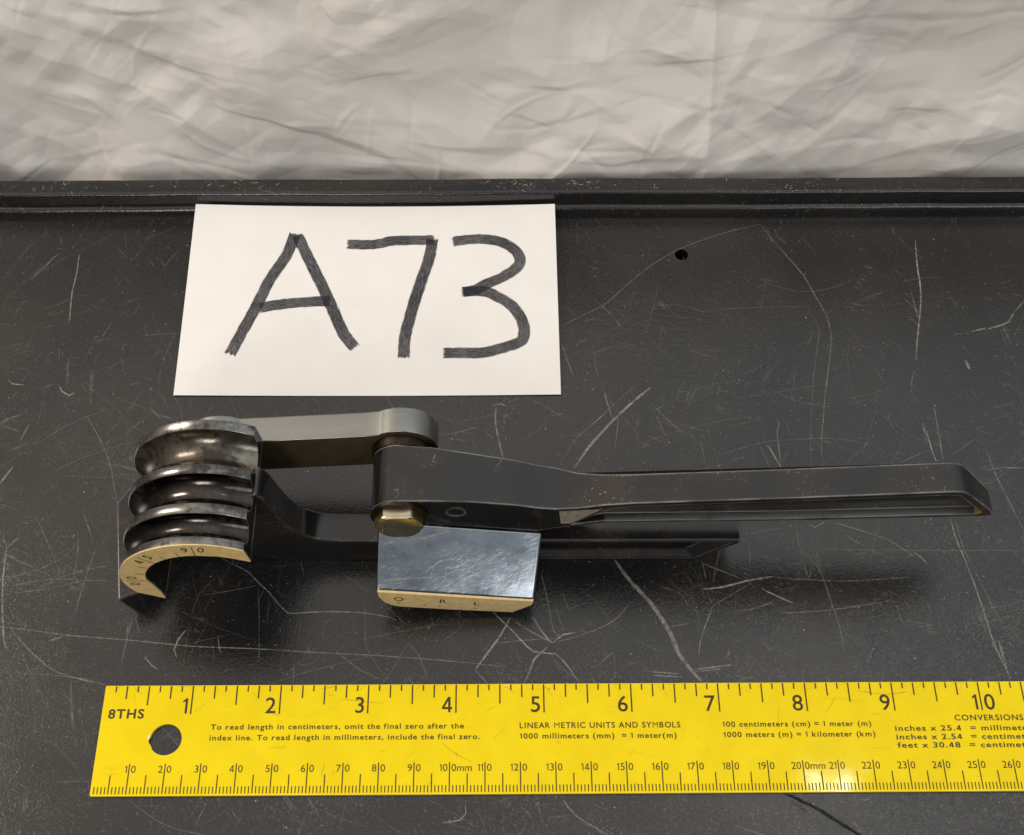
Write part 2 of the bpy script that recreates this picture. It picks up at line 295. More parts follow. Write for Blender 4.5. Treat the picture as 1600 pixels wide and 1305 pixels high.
def build_sheet():
    X = np.r_[np.linspace(-340, -216, 60), np.arange(-215, 215.1, .5), np.linspace(216, 340, 60)]; Z = np.r_[np.linspace(-75, -13, 24), np.arange(-12, 78.1, .48), np.linspace(79, 150, 36)]
    nx, nz = len(X), len(Z)
    gx, gz = np.meshgrid(X, Z)
    d = np.zeros_like(gx)
    def fold(A, w, mode, pts):
        best = np.full(gx.shape, 1e9); sd = np.zeros_like(gx); tt = np.zeros_like(gx)
        P = np.array(pts, float); L = np.r_[0, np.cumsum(np.hypot(*np.diff(P, axis=0).T))]
        for i in range(len(P) - 1):
            a, b = P[i], P[i + 1]; e = b - a; l2 = (e ** 2).sum()
            t = np.clip(((gx - a[0]) * e[0] + (gz - a[1]) * e[1]) / l2, 0, 1)
            qx, qz = gx - a[0] - t * e[0], gz - a[1] - t * e[1]
            q = np.hypot(qx, qz); s = np.sign(e[0] * qz - e[1] * qx)
            m = q < best; best[m] = q[m]; sd[m] = (s * q)[m]; tt[m] = ((L[i] + t * math.sqrt(l2)) / L[-1])[m]
        tap = np.clip(np.sin(np.pi * np.clip(tt, .02, .98)), 0, 1) ** .6
        if mode == 'c': return A * np.exp(-best / w)
        if mode == 'r': return A * tap * np.clip(1 - best / (w * 2.4), 0, 1) ** 1.2
        return A * .8 * tap * np.clip(sd / (w * .30 * (1 + .5 * np.sin(gx * .11 + gz * .07))), -1, 1) * np.clip(1 - best / (w * 5), 0, 1) * (.45 + .3 * np.sin(gx * .09 + 2 * gz * .05 + A * 9))
    for A, w, mode, pts in FOLDS: d += fold(A * .62, w * .8, mode, pts)
    # general crumple: straight sharp creases with flat facets on both sides
    for (n, slope, R0) in ((34, .12, 60), (240, .15, 24), (700, .15, 10)):
        for i in range(n):
            cx, cz, a, R = rng.uniform(-330, 330), rng.uniform(-70, 145), rng.normal(0, .7), R0 * rng.uniform(.6, 1.4)
            u = (gx - cx) * math.cos(a) + (gz - cz) * math.sin(a); v = -(gx - cx) * math.sin(a) + (gz - cz) * math.cos(a)
            win = np.clip(1 - (u / R) ** 2, 0, 1) * np.clip(1 - np.abs(v - .12 * R * np.sin(u / R * 2.2)) / (R * .5), 0, 1)
            d += rng.choice([-1, 1]) * slope * R * .35 * win
    for i in range(46):
        x, z, a = rng.uniform(-330, 330), rng.uniform(-60, 140), rng.normal(0, .5); l = rng.uniform(8, 32)
        d += fold(rng.uniform(.12, .45), rng.uniform(1.5, 4), 'rs'[rng.integers(2)], [(x, z), (x + l * .5 * math.cos(a), z + l * .5 * math.sin(a) + rng.normal(0, 1)), (x + l * math.cos(a), z + l * math.sin(a))])
    for i in range(110):   # crisp hairline creases
        x, z, a = rng.uniform(-215, 215), rng.uniform(-10, 75), rng.choice([rng.normal(-.25, .35), rng.normal(1.4, .3)]); l = rng.uniform(8, 40); c = rng.normal(0, .35)
        P = [(x + l * t * math.cos(a + c * t), z + l * t * math.sin(a + c * t)) for t in (0, .25, .5, .75, 1)]
        m = (np.abs(gx - x) < 50) & (np.abs(gz - z) < 50)
        d += np.where(m, fold(rng.uniform(.10, .30) * rng.choice([-1, 1]), rng.uniform(.5, .9), 'r', P), 0)
    d += 1.6 * np.sin(gx * .021 + gz * .03) + 1.1 * np.sin(gx * .047 - gz * .061 + 1)
    gy = 313.5 + .25 * (gz + 10) - d
    gy = np.maximum(gy, 309.4 + YAW * gx + .25 * d)
    V = np.stack([gx, gy, gz], -1).reshape(-1, 3)
    F = [(j * nx + i, j * nx + i + 1, (j + 1) * nx + i + 1, (j + 1) * nx + i) for j in range(nz - 1) for i in range(nx - 1)]
    base = Vector((0, 313.5, -75))
    me = bpy.data.meshes.new('backdrop_sheet')
    me.from_pydata([((v[0]) * MM, (v[1] - 313.5) * MM, (v[2] + 75) * MM) for v in V], [], F)
    me.materials.append(M_sheet); me.polygons.foreach_set('use_smooth', [True] * len(F))
    o = bpy.data.objects.new('backdrop_sheet', me); SC.collection.objects.link(o); o.location = base * MM
    so = o.modifiers.new('thickness', 'SOLIDIFY'); so.thickness = .0004; so.offset = 0
    o['label'] = 'creased off-white cloth sheet hanging behind the black table'; o['category'] = 'sheet'
build_sheet()
# ------------------------------------------------------------------ table
table = thing('work_table', 'scratched black metal table top with a raised back edge', 'table', (0, 150, -25))
SCR = [(0.8, 0.5, [(51.9, 225.8), (46.1, 220.6), (39.4, 213.8), (32.8, 206.1), (29.3, 201.4), (25.4, 195.4)]), (0.4, 0.35, [(36.5, 223.6), (38.8, 213.8)]), (0.2, 0.3, [(46.4, 226.0), (38.6, 218.6), (35.7, 215.2), (32.0, 211.6), (25.9, 205.4), (21.1, 196.8)]), (0.4, 0.4, [(35.7, 215.5), (32.0, 211.6)]), (0.26, 0.3, [(40.9, 215.0), (40.0, 209.0), (39.1, 203.0)]), (0.26, 0.35, [(41.4, 211.1), (44.4, 212.6)]), (0.24, 0.3, [(45.3, 226.0), (46.1, 221.8)]), (0.2, 0.2, [(45.1, 203.7), (56.2, 208.0), (70.7, 212.2), (80.8, 214.4)]), (0.2, 0.25, [(71.7, 199.7), (78.1, 202.2), (85.6, 204.6), (93.0, 205.7), (101.4, 206.2), (109.8, 206.4), (117.9, 205.0), (124.8, 202.3)]), (0.32, 0.35, [(92.5, 213.7), (93.1, 211.7), (92.1, 208.8), (92.1, 202.9), (91.9, 195.9)]), (0.52, 0.45, [(88.8, 203.4), (90.3, 199.8), (91.9, 195.7)]), (0.26, 0.3, [(85.8, 204.3), (87.4, 199.4), (88.4, 195.4)]), (0.3, 0.38, [(95.8, 294.4), (97.8, 289.5), (100.2, 285.5), (104.0, 279.3), (108.5, 271.2), (111.6, 262.2), (114.0, 255.5), (114.8, 247.6), (113.9, 241.1), (111.9, 232.2), (109.5, 222.2), (107.6, 212.4), (105.8, 202.9), (105.8, 196.5)]), (0.2, 0.22, [(108.2, 258.2), (110.7, 251.5), (110.3, 245.0), (107.2, 232.2), (104.5, 217.3), (102.3, 202.9), (101.8, 195.8)]), (0.24, 0.33, [(22.4, 250.3), (30.6, 254.8), (38.3, 259.6), (46.2, 267.4), (54.2, 275.1), (64.4, 282.4), (75.0, 287.5), (85.7, 291.5), (95.8, 294.4)]), (0.2, 0.18, [(77.8, 257.4), (94.5, 258.2), (108.2, 258.2)]), (0.2, 0.2, [(92.6, 269.9), (102.0, 265.7), (111.9, 264.9), (122.4, 268.2), (126.1, 270.4)]), (0.2, 0.18, [(52.5, 258.2), (63.7, 259.3), (72.2, 256.3), (79.0, 257.4)]), (0.44, 0.5, [(150.2, 287.2), (149.4, 280.1), (148.8, 273.1), (148.8, 269.5), (147.9, 261.4), (145.8, 252.3), (143.9, 244.9), (142.1, 236.7)]), (0.3, 0.35, [(144.9, 264.9), (145.4, 258.1), (145.6, 252.8)]), (0.2, 0.2, [(142.7, 269.0), (149.7, 270.4), (156.5, 270.9)]), (0.5, 0.38, [(156.7, 246.7), (160.1, 247.2)]), (0.6, 0.45, [(163.0, 248.0), (168.1, 249.3)]), (0.68, 0.5, [(168.9, 249.1), (173.2, 250.4), (176.6, 252.0), (178.8, 255.4)]), (0.4, 0.35, [(178.8, 255.4), (181.3, 258.1), (183.7, 260.8)]), (1.0, 0.4, [(158.7, 236.4), (159.2, 234.3), (159.4, 232.8)]), (0.4, 0.4, [(140.2, 212.3), (140.6, 204.7)]), (0.4, 0.4, [(141.0, 209.4), (141.5, 202.8), (142.3, 197.8)]), (0.34, 0.4, [(145.2, 217.9), (144.8, 207.5), (144.6, 197.8)]), (0.2, 0.3, [(130.2, 197.2), (135.9, 199.9), (141.4, 202.1)]), (0.2, 0.25, [(147.2, 199.7), (156.3, 206.0)]), (0.34, 0.35, [(156.3, 206.0), (158.9, 204.6)]), (0.32, 0.33, [(159.2, 202.7), (160.5, 193.4), (162.2, 186.5), (164.5, 177.5), (165.6, 173.0)]), (0.3, 0.38, [(157.7, 194.5), (162.0, 195.4), (170.2, 195.4)]), (0.4, 0.5, [(98.7, 175.5), (100.2, 174.6), (103.4, 176.3)]), (0.26, 0.35, [(106.4, 176.3), (118.1, 172.1), (123.0, 169.9), (129.5, 164.9)]), (0.32, 0.33, [(109.3, 172.2), (112.0, 169.9), (113.6, 168.9)]), (0.52, 0.45, [(129.9, 166.0), (132.0, 164.0), (133.4, 162.1)]), (0.4, 0.45, [(134.1, 160.0), (134.6, 158.7)]), (0.26, 0.3, [(100.1, 171.1), (101.3, 168.9), (102.0, 168.2)]), (0.44, 0.38, [(143.2, 178.0), (143.9, 169.8), (145.5, 162.3), (146.9, 153.8), (148.1, 144.4), (149.2, 135.3), (152.0, 125.4)]), (0.24, 0.3, [(144.6, 177.8), (145.5, 167.7), (148.5, 156.9), (150.8, 148.6), (153.7, 140.3)]), (0.2, 0.25, [(98.7, 167.4), (112.5, 166.9), (128.4, 166.6), (164.3, 166.5)]), (0.24, 0.33, [(95.0, 167.0), (99.8, 160.3), (102.2, 148.8), (103.6, 141.6), (104.0, 133.6)]), (0.28, 0.38, [(79.2, 169.0), (78.7, 162.5)]), (0.6, 0.52, [(62.8, 153.9), (69.7, 154.7), (76.8, 156.6), (85.8, 158.2)]), (0.24, 0.35, [(85.7, 157.8), (97.4, 156.9), (109.1, 156.5), (127.0, 157.7)]), (0.26, 0.35, [(85.8, 146.2), (98.0, 146.7), (109.9, 148.3), (120.9, 150.1)]), (0.52, 0.42, [(81.4, 154.1), (86.0, 151.5), (90.6, 149.2)]), (0.4, 0.4, [(64.0, 163.0), (64.7, 157.3)]), (0.3, 0.33, [(63.5, 162.6), (70.2, 159.8), (75.8, 157.2)]), (0.4, 0.4, [(64.7, 153.1), (65.8, 149.3)]), (0.32, 0.4, [(66.3, 148.9), (63.9, 143.8), (61.5, 137.8), (60.5, 132.8)]), (0.24, 0.3, [(66.3, 148.9), (73.5, 153.0), (78.7, 156.2)]), (0.2, 0.25, [(69.0, 146.2), (78.8, 147.8), (85.8, 149.9)]), (1.2, 0.36, [(37.0, 163.8), (41.5, 156.7), (47.0, 150.0), (50.5, 143.9), (53.0, 138.8), (54.5, 133.8), (57.1, 129.4), (60.5, 125.1)]), (0.52, 0.5, [(11.5, 145.5), (13.9, 141.0), (17.1, 137.0)]), (0.52, 0.5, [(17.1, 137.0), (20.6, 139.6), (24.4, 140.3)]), (0.4, 0.4, [(6.3, 143.7), (12.0, 140.0), (16.7, 137.4)]), (0.26, 0.35, [(17.1, 137.0), (24.4, 138.9), (32.1, 141.9), (37.1, 144.9), (40.5, 149.0)]), (0.32, 0.38, [(14.3, 159.6), (16.0, 151.2), (17.7, 141.0), (19.0, 138.9)]), (0.26, 0.33, [(18.5, 149.1), (19.7, 144.0), (21.0, 141.0)]), (0.24, 0.3, [(20.6, 153.3), (22.3, 148.1), (23.1, 147.1)]), (0.4, 0.5, [(-0.4, 146.8), (5.3, 141.0), (11.5, 134.4), (18.1, 133.6), (22.1, 129.0), (24.8, 124.9)]), (0.52, 0.45, [(4.8, 145.1), (1.5, 139.0), (-5.7, 128.8)]), (0.32, 0.4, [(-5.7, 128.8), (-1.9, 124.5)]), (0.2, 0.33, [(0.5, 137.0), (11.0, 138.0), (18.6, 138.3)]), (0.6, 0.36, [(15.7, 135.6), (11.8, 132.0), (9.9, 127.1), (8.5, 124.4)]), (0.32, 0.36, [(35.6, 134.3), (32.6, 131.9), (31.0, 130.0)]), (0.2, 0.28, [(35.6, 133.9), (35.3, 128.0)]), (0.4, 0.42, [(45.1, 128.1), (54.1, 127.3)]), (0.4, 0.42, [(46.5, 126.9), (55.0, 126.3)]), (0.52, 0.42, [(58.9, 128.6), (70.3, 130.0)]), (0.3, 0.38, [(58.8, 127.9), (67.4, 128.8)]), (0.4, 0.36, [(67.7, 131.8), (69.7, 133.3), (69.3, 134.7)]), (0.28, 0.42, [(92.6, 157.8), (93.9, 160.3)]), (0.28, 0.42, [(93.5, 157.6), (95.0, 160.1)]), (0.28, 0.42, [(94.9, 157.6), (96.2, 159.7)]), (0.28, 0.42, [(95.9, 157.4), (97.3, 159.7)]), (0.26, 0.3, [(51.3, 141.8), (59.1, 143.0)]), (0.28, 0.42, [(-147.1, 142.9), (-137.4, 141.7), (-127.7, 140.2), (-108.6, 138.5), (-89.4, 136.5), (-70.5, 135.6), (-51.5, 134.3), (-32.6, 133.2), (-13.7, 131.6), (3.3, 129.7)]), (0.3, 0.36, [(-144.2, 142.7), (-138.4, 136.7), (-129.8, 129.8), (-121.8, 126.8), (-113.1, 124.7)]), (0.2, 0.28, [(-144.4, 128.5), (-133.2, 128.2), (-119.9, 126.6), (-113.2, 125.0)]), (0.4, 0.45, [(-149.8, 168.1), (-149.2, 159.2), (-147.1, 146.8), (-144.5, 136.1)]), (0.4, 0.4, [(-149.9, 168.3), (-148.0, 170.7), (-146.6, 172.0)]), (0.3, 0.35, [(-151.8, 173.1), (-149.8, 168.1)]), (0.34, 0.55, [(-83.4, 164.7), (-79.7, 162.7), (-74.6, 159.9), (-71.3, 156.4), (-68.2, 153.6), (-64.8, 149.5), (-61.9, 146.8), (-56.1, 147.0), (-48.5, 147.2), (-38.9, 146.7), (-31.1, 145.2), (-29.2, 144.2)]), (0.2, 0.33, [(-59.3, 163.7), (-57.9, 158.8)]), (0.52, 0.38, [(-91.9, 141.5), (-93.8, 138.5), (-94.6, 135.5), (-93.5, 132.9)]), (0.2, 0.25, [(-71.5, 155.7), (-70.3, 144.4), (-69.2, 131.4)]), (0.2, 0.3, [(-39.1, 151.4), (-38.5, 142.2), (-37.8, 135.8), (-32.3, 127.1)]), (0.24, 0.35, [(-25.7, 137.2), (-28.7, 131.2), (-32.2, 125.2)]), (0.24, 0.35, [(-25.7, 137.2), (-22.2, 133.2), (-19.6, 126.3)]), (0.2, 0.28, [(-8.1, 145.1), (-10.9, 141.1), (-15.7, 137.5)]), (0.24, 0.35, [(-46.8, 134.7), (-39.9, 129.3), (-32.2, 125.6)]), (0.2, 0.33, [(-58.8, 131.2), (-58.7, 125.1)]), (0.2, 0.33, [(-58.8, 131.6), (-55.9, 130.4), (-53.2, 131.3)]), (0.24, 0.33, [(-82.3, 140.4), (-81.2, 135.4), (-80.2, 134.4)]), (0.4, 0.42, [(-102.9, 133.2), (-100.5, 130.6), (-98.7, 129.4)]), (0.24, 0.36, [(-108.0, 145.6), (-108.8, 140.5), (-109.5, 131.6)]), (0.2, 0.25, [(-109.5, 145.6), (-108.9, 138.5)]), (0.32, 0.36, [(-107.4, 145.6), (-105.5, 140.9)]), (0.2, 0.3, [(-149.0, 152.9), (-137.7, 154.6), (-130.3, 156.0), (-124.7, 157.6), (-115.0, 157.4)]), (0.2, 0.3, [(-145.7, 156.0), (-134.5, 158.1), (-124.7, 157.6)]), (0.2, 0.28, [(-137.8, 155.0), (-128.9, 159.8), (-116.2, 162.9)]), (0.24, 0.3, [(-122.5, 168.7), (-124.0, 159.1), (-125.7, 145.7)]), (0.2, 0.25, [(-149.0, 158.2), (-138.9, 161.3), (-131.8, 165.5), (-128.6, 169.8)]), (0.2, 0.25, [(-40.4, 138.2), (-29.0, 140.6), (-15.8, 143.2)]), (0.2, 0.22, [(-65.8, 124.6), (-54.9, 128.4), (-40.1, 132.3), (-28.9, 135.8)]), (0.2, 0.22, [(-90.6, 146.5), (-89.3, 152.7), (-85.1, 157.9)]), (0.26, 0.3, [(-88.4, 152.7), (-81.7, 153.7), (-72.2, 155.7)]), (0.3, 0.42, [(-152.1, 281.4), (-153.7, 279.7), (-156.3, 275.5), (-160.0, 270.3)]), (0.4, 0.42, [(-145.2, 281.1), (-144.8, 271.9), (-145.1, 265.1), (-144.5, 257.1), (-144.1, 251.8)]), (0.32, 0.36, [(-145.9, 242.0), (-144.9, 237.2)]), (0.24, 0.33, [(-144.5, 241.2), (-143.9, 237.4)]), (0.44, 0.42, [(-160.7, 229.4), (-158.7, 227.7), (-154.8, 227.2)]), (0.52, 0.42, [(-143.4, 226.9), (-142.0, 224.7), (-139.5, 223.2), (-138.0, 224.2)]), (0.32, 0.33, [(-148.3, 224.7), (-148.0, 226.4), (-145.0, 227.6)]), (0.2, 0.28, [(-109.5, 284.1), (-112.4, 280.2), (-115.1, 274.7)]), (0.2, 0.28, [(-118.1, 246.6), (-112.8, 247.4), (-106.7, 247.4)]), (0.32, 0.36, [(-159.9, 241.5), (-157.2, 240.5)]), (0.2, 0.22, [(-119.3, 253.1), (-117.0, 246.6)]), (0.4, 0.42, [(-163.6, 279.1), (-161.6, 280.2)]), (0.24, 0.33, [(-161.1, 280.2), (-161.0, 275.8)]), (0.28, 0.3, [(-162.9, 255.8), (-162.3, 257.4), (-160.8, 258.2)]), (0.24, 0.33, [(-124.9, 242.0), (-123.6, 240.2)]), (0.2, 0.33, [(-132.6, 215.4), (-127.2, 207.0), (-123.0, 198.8), (-118.2, 184.0)]), (0.26, 0.36, [(-112.5, 218.7), (-107.5, 213.4)]), (0.24, 0.33, [(-128.3, 180.7), (-125.3, 174.1), (-123.8, 170.8)]), (0.8, 0.35, [(-156.1, 190.9), (-154.6, 193.8), (-153.1, 196.6)]), (0.44, 0.48, [(-0.3, 219.0), (2.4, 219.7), (3.9, 218.7)]), (0.52, 0.4, [(0.7, 218.2), (0.5, 212.7), (1.7, 205.5), (2.9, 199.4)]), (0.24, 0.35, [(-16.9, 207.9), (-10.7, 209.1), (-4.9, 211.2)]), (0.24, 0.35, [(-3.0, 209.8), (-1.4, 207.9), (-0.1, 206.5)]), (0.28, 0.33, [(23.1, 243.8), (24.4, 237.4), (26.7, 229.8)]), (0.24, 0.25, [(23.9, 258.8), (28.2, 255.1)]), (0.32, 0.36, [(61.8, 224.2), (64.3, 224.2)]), (0.4, 0.4, [(74.9, 224.5), (78.1, 224.2)]), (0.24, 0.33, [(79.6, 229.2), (80.5, 227.2), (83.4, 228.7)]), (0.2, 0.25, [(94.0, 223.4), (101.0, 220.2), (111.3, 218.2)]), (0.24, 0.3, [(52.1, 216.7), (56.5, 219.3)]), (0.28, 0.36, [(53.1, 214.9), (54.5, 210.6), (56.1, 207.3)]), (0.4, 0.3, [(19.2, 90.9), (22.6, 86.5), (31.3, 81.2)]), (0.32, 0.38, [(-8.2, 91.0), (-8.0, 87.2), (-9.7, 85.5), (-14.7, 84.8)]), (0.2, 0.3, [(-79.9, 91.5), (-82.7, 84.5)]), (0.2, 0.3, [(-41.5, 89.8), (-42.9, 83.4)]), (0.2, 0.25, [(-5.0, 88.9), (-2.3, 82.3)]), (0.24, 0.25, [(-102.1, 91.6), (-90.6, 84.6), (-79.7, 81.9)]), (0.6, 0.3, [(150.6, 137.3), (151.3, 126.4)]), (0.24, 0.3, [(150.4, 151.7), (150.6, 145.5)]), (0.28, 0.35, [(141.8, 152.8), (140.1, 148.6)]), (0.32, 0.4, [(148.3, 135.3), (149.8, 137.3)])]
DARK = [(1.0, 1, [(81.4, 92.3), (88.9, 88.7), (95.5, 84.3), (102.0, 80.2)]), (0.4, 1, [(82.3, 91.0), (85.3, 88.4), (87.3, 87.3)])]
def ribbon(V, F, UV, ST, pts, w, s, z, jit=0.0, taper=True, step=2.5):
    P = [Vector((p[0], p[1])) for p in pts]
    # resample
    Q = []
    for i in range(len(P) - 1):
        l = (P[i + 1] - P[i]).length; k = max(1, int(l / step))
        p0 = P[max(i - 1, 0)]; p3 = P[min(i + 2, len(P) - 1)]
        for j in range(k):
            t = j / k; a, b = P[i], P[i + 1]
            Q.append(.5 * ((2 * a) + (b - p0) * t + (2 * p0 - 5 * a + 4 * b - p3) * t * t + (3 * a - p0 - 3 * b + p3) * t ** 3))
    Q.append(P[-1]); n = len(Q); d = 0
    b0 = len(V)
    for i, q in enumerate(Q):
        t = (Q[min(i + 1, n - 1)] - Q[max(i - 1, 0)]).normalized(); nn = Vector((-t.y, t.x))
        e = min(i, n - 1 - i) / max(1, n - 1) * 2
        ww = w * (.35 + .65 * min(1, e * 3) if taper else 1) * (1 + jit * random.uniform(-.5, .5))
        if i: d += (Q[i] - Q[i - 1]).length
        c = q + nn * random.uniform(-.5, .5) * jit * w * .6
        for sgn in (-1, 1):
            v = c + nn * sgn * ww * .5; V.append((v.x, v.y, z)); UV.append((d, .5 + .5 * sgn)); ST.append(s)
    for i in range(n - 1): F.append([b0 + 2 * i, b0 + 2 * i + 2, b0 + 2 * i + 3, b0 + 2 * i + 1])
HX, HY, HR = 66.3, 280.7, 2.35
def build_table():
    x0, x1, y0, y1 = -330, 330, -260, 300
    ring = [(HX + HR * math.cos(-2 * math.pi * i / 28), HY + HR * math.sin(-2 * math.pi * i / 28)) for i in range(28)]
    v2, f2 = fill_loops([[(x0, y0), (x1, y0), (x1, y1), (x0, y1)], ring])
    V = [(x, y, 0.0) for x, y in v2]; F = [list(f) for f in f2]; MI = [0] * len(F); n = len(V)
    V += [(x, y, -22.0) for x, y in ring]
    for i in range(28): F.append([4 + i, 4 + (i + 1) % 28, n + (i + 1) % 28, n + i]); MI.append(3)
    F.append([n + i for i in range(28)]); MI.append(3)
    b = len(V); V += [(x0, y0, -25), (x1, y0, -25), (x1, y1, -25), (x0, y1, -25)]
    for i in range(4): F.append([i, (i + 1) % 4, b + (i + 1) % 4, b + i]); MI.append(0)
    F.append([b, b + 1, b + 2, b + 3]); MI.append(0)
    UV = [(0, 0)] * len(V); ST = [0.0] * len(V)
    k = 0
    def add(pts, w, s, mi, jit, taper=True):
        nonlocal k
        f0 = len(F); ribbon(V, F, UV, ST, pts, w, s, .012 + .00004 * k, jit, taper); k += 1
        MI.extend([mi] * (len(F) - f0))
    for w, s, pts in SCR:
        add(pts, w * (1.0 if w > .35 else .95), min(1, s * 1.2), 1, .18)
        if w >= .4 and len(pts) > 2:
            o = [(p[0] + random.uniform(.25, .5) * w, p[1] + random.uniform(-.2, .2) * w) for p in pts]
            add(o, w * .3, s, 1, .4)
    for w, s, pts in DARK: add(pts, w, 1, 2, .4)
    # hairlines and nicks
    def hair(cx, cy, ang, L, w, s):
        n = max(2, int(L / 4)); pts = []; a = ang; x, y = cx, cy; bend = random.gauss(0, .06)
        for i in range(n + 1):
            pts.append((x, y)); x += L / n * math.cos(a); y += L / n * math.sin(a); a += bend + random.gauss(0, .05)
        add(pts, w, s, 1, .4)
    for i in range(900):
        cx, cy = random.uniform(-175, 185), random.uniform(55, 293)
        L = random.choice([3, 4, 6, 8, 12, 18, 30]) * random.uniform(.6, 1.3)
        if cy > 230 and random.random() < .55: continue
        hair(cx, cy, random.uniform(0, math.pi), L, random.uniform(.06, .13), random.uniform(.14, .42))
    for i in range(120):   # scuffed patch right of the card
        hair(random.gauss(48, 16), random.gauss(250, 8), random.gauss(-.25, .35), random.uniform(4, 14), random.uniform(.05, .09), random.uniform(.10, .26))
    for i in range(150):   # worn patch at the left and round the middle front
        c = random.choice([(-140, 195), (-150, 165), (10, 140), (-60, 140), (-150, 110), (60, 145)])
        hair(random.gauss(c[0], 18), random.gauss(c[1], 10), random.uniform(0, math.pi), random.uniform(2, 9), random.uniform(.06, .14), random.uniform(.14, .36))
    for i in range(2200):  # specks
        cx, cy = random.uniform(-178, 188), random.uniform(52, 294)
        L = random.uniform(.15, .55) * random.choice([1, 1, 1, 1.8]); a = random.uniform(0, math.pi)
        add([(cx, cy), (cx + L * math.cos(a), cy + L * math.sin(a))], random.uniform(.12, .30), random.uniform(.35, 1.0) * (1 if random.random() < .25 else .6), 1, 0, False)
    o = mesh('table_top', V, F, [M_table, M_scr, M_scrd, M_hole], table, MI, uvs=UV, recalc=False)
    me = o.data
    at = me.attributes.new('strength', 'FLOAT', 'POINT'); at.data.foreach_set('value', ST)
    return o
build_table()
def build_edge():
    prof = [(300.5, -6), (296.6, -.6), (297.0, 1.4), (297.5, 3.0), (298.0, 3.9), (298.7, 4.35), (299.6, 4.4), (299.75, 4.2), (299.95, 4.6), (300.0, 8.9), (300.25, 9.55), (300.8, 9.9), (301.6, 10.0), (306.0, 10.0), (306.8, 9.8), (307.2, 9.0), (307.2, -26), (305.2, -26), (305.2, -6)]
    xs = np.linspace(-330, 330, 133); V, F = [], []
    n = len(prof)
    for x in xs:
        wob = .10 * math.sin(x * .05) + .06 * math.sin(x * .17 + 1)
        for y, z in prof: V.append((x, y + x * YAW + (wob if z > 0 else 0), z + (wob * .4 if z > 0 else 0)))
    for i in range(len(xs) - 1):
        for j in range(n): F.append([i * n + j, (i + 1) * n + j, (i + 1) * n + (j + 1) % n, i * n + (j + 1) % n])
    F.append(list(range(n))); F.append([(len(xs) - 1) * n + j for j in range(n)])
    MI = [0] * len(F); UV = [(0, 0)] * len(V); ST = [0.0] * len(V)
    for i in range(190):
        c = random.choice([None, None, -150, -95, -85, 5, 12, 30, 110])
        x = random.uniform(-175, 190) if c is None else random.gauss(c, 7); y = random.uniform(301.4, 306.2) + x * YAW
        a = random.gauss(.6, .7); L = random.choice([.3, .5, .8, 1.4]); f0 = len(F)
        ribbon(V, F, UV, ST, [(x, y), (x + L * math.cos(a), y + L * math.sin(a))], random.uniform(.1, .35), random.uniform(.25, .8), 10.1 + .0003 * i, 0, False)
        MI.extend([1] * (len(F) - f0))
    o = mesh('raised_edge', V, F, [M_table, M_scr], table, MI, smooth=True, uvs=UV, recalc=False)
    at = o.data.attributes.new('strength', 'FLOAT', 'POINT'); at.data.foreach_set('value', ST)
build_edge()
# ------------------------------------------------------------------ text
_gc = {}
def _raw(body, bold):
    c = bpy.data.curves.new('t', 'FONT'); c.body = body; c.fill_mode = 'FRONT'; c.dimensions = '2D'; c.resolution_u = 4; c.size = 1.0; c.offset = bold
    o = bpy.data.objects.new('t', c); SC.collection.objects.link(o); bpy.context.view_layer.update()
    me = bpy.data.meshes.new_from_object(o.evaluated_get(bpy.context.evaluated_depsgraph_get()))
    V = [(v.co.x, v.co.y) for v in me.vertices]; F = [list(p.vertices) for p in me.polygons]
    bpy.data.objects.remove(o); bpy.data.curves.remove(c); bpy.data.meshes.remove(me)
    return V, F
def _char(ch, bold):
    k = (ch, round(bold, 4))
    if k in _gc: return _gc[k]
    if 'cap' not in _gc: _gc['cap'] = max(v[1] for v in _raw('H', 0)[0])
    cap = _gc['cap']
    wid = lambda t: max(v[0] for v in _raw(t, 0)[0]) - min(v[0] for v in _raw(t, 0)[0])
    if ch == ' ': r = ([], [], (wid('H H') - wid('HH')) / cap)
    elif ch == '1':
        t = .062 + bold / cap
        x = .26
        V = [(x - t, 0), (x + t, 0), (x + t, 1), (x - t * .4, 1), (.03, .83), (.03, .83 - 1.7 * t), (x - t, .80)]
        r = (V, [[0, 1, 2, 6], [2, 3, 4, 6], [4, 5, 6]], .46)
    elif ch == '4':
        t = .062 + bold / cap; b_, xs, W_ = .27, .46, .64
        k = (1 - b_ - t) / (xs - 1.2 * t)
        o_ = [(xs - t, 0), (xs + t, 0), (xs + t, b_ - t), (W_, b_ - t), (W_, b_ + t), (xs + t, b_ + t), (xs + t, 1), (xs - 1.2 * t, 1), (0, b_ + t), (0, b_ - t), (xs - t, b_ - t)]
        h_ = [(xs - t, b_ + t), (xs - t, b_ + t + k * (xs - t - 2.1 * t)), (2.1 * t, b_ + t)]
        h_ = [(xs - t - 1e-3, b_ + t + 1e-3), (xs - t - 1e-3, b_ + t + k * (xs - t - 2.2 * t)), (2.2 * t, b_ + t + 1e-3)]
        v2, f2 = fill_loops([o_, h_])
        r = ([(p[0] + .05, p[1]) for p in v2], f2, .74)
    else:
        V, F = _raw(ch, bold if ch not in 'MW4' else 0)
        adv = wid('H' + ch + 'H') - wid('HH')
        x0 = min(v[0] for v in V); hb = wid('H' + ch) - wid('H') if False else 0
        gap = (adv - (max(v[0] for v in V) - x0)) / 2
        r = ([((v[0] - x0 + gap) / cap, v[1] / cap) for v in V], F, adv / cap)
    _gc[k] = r; return r
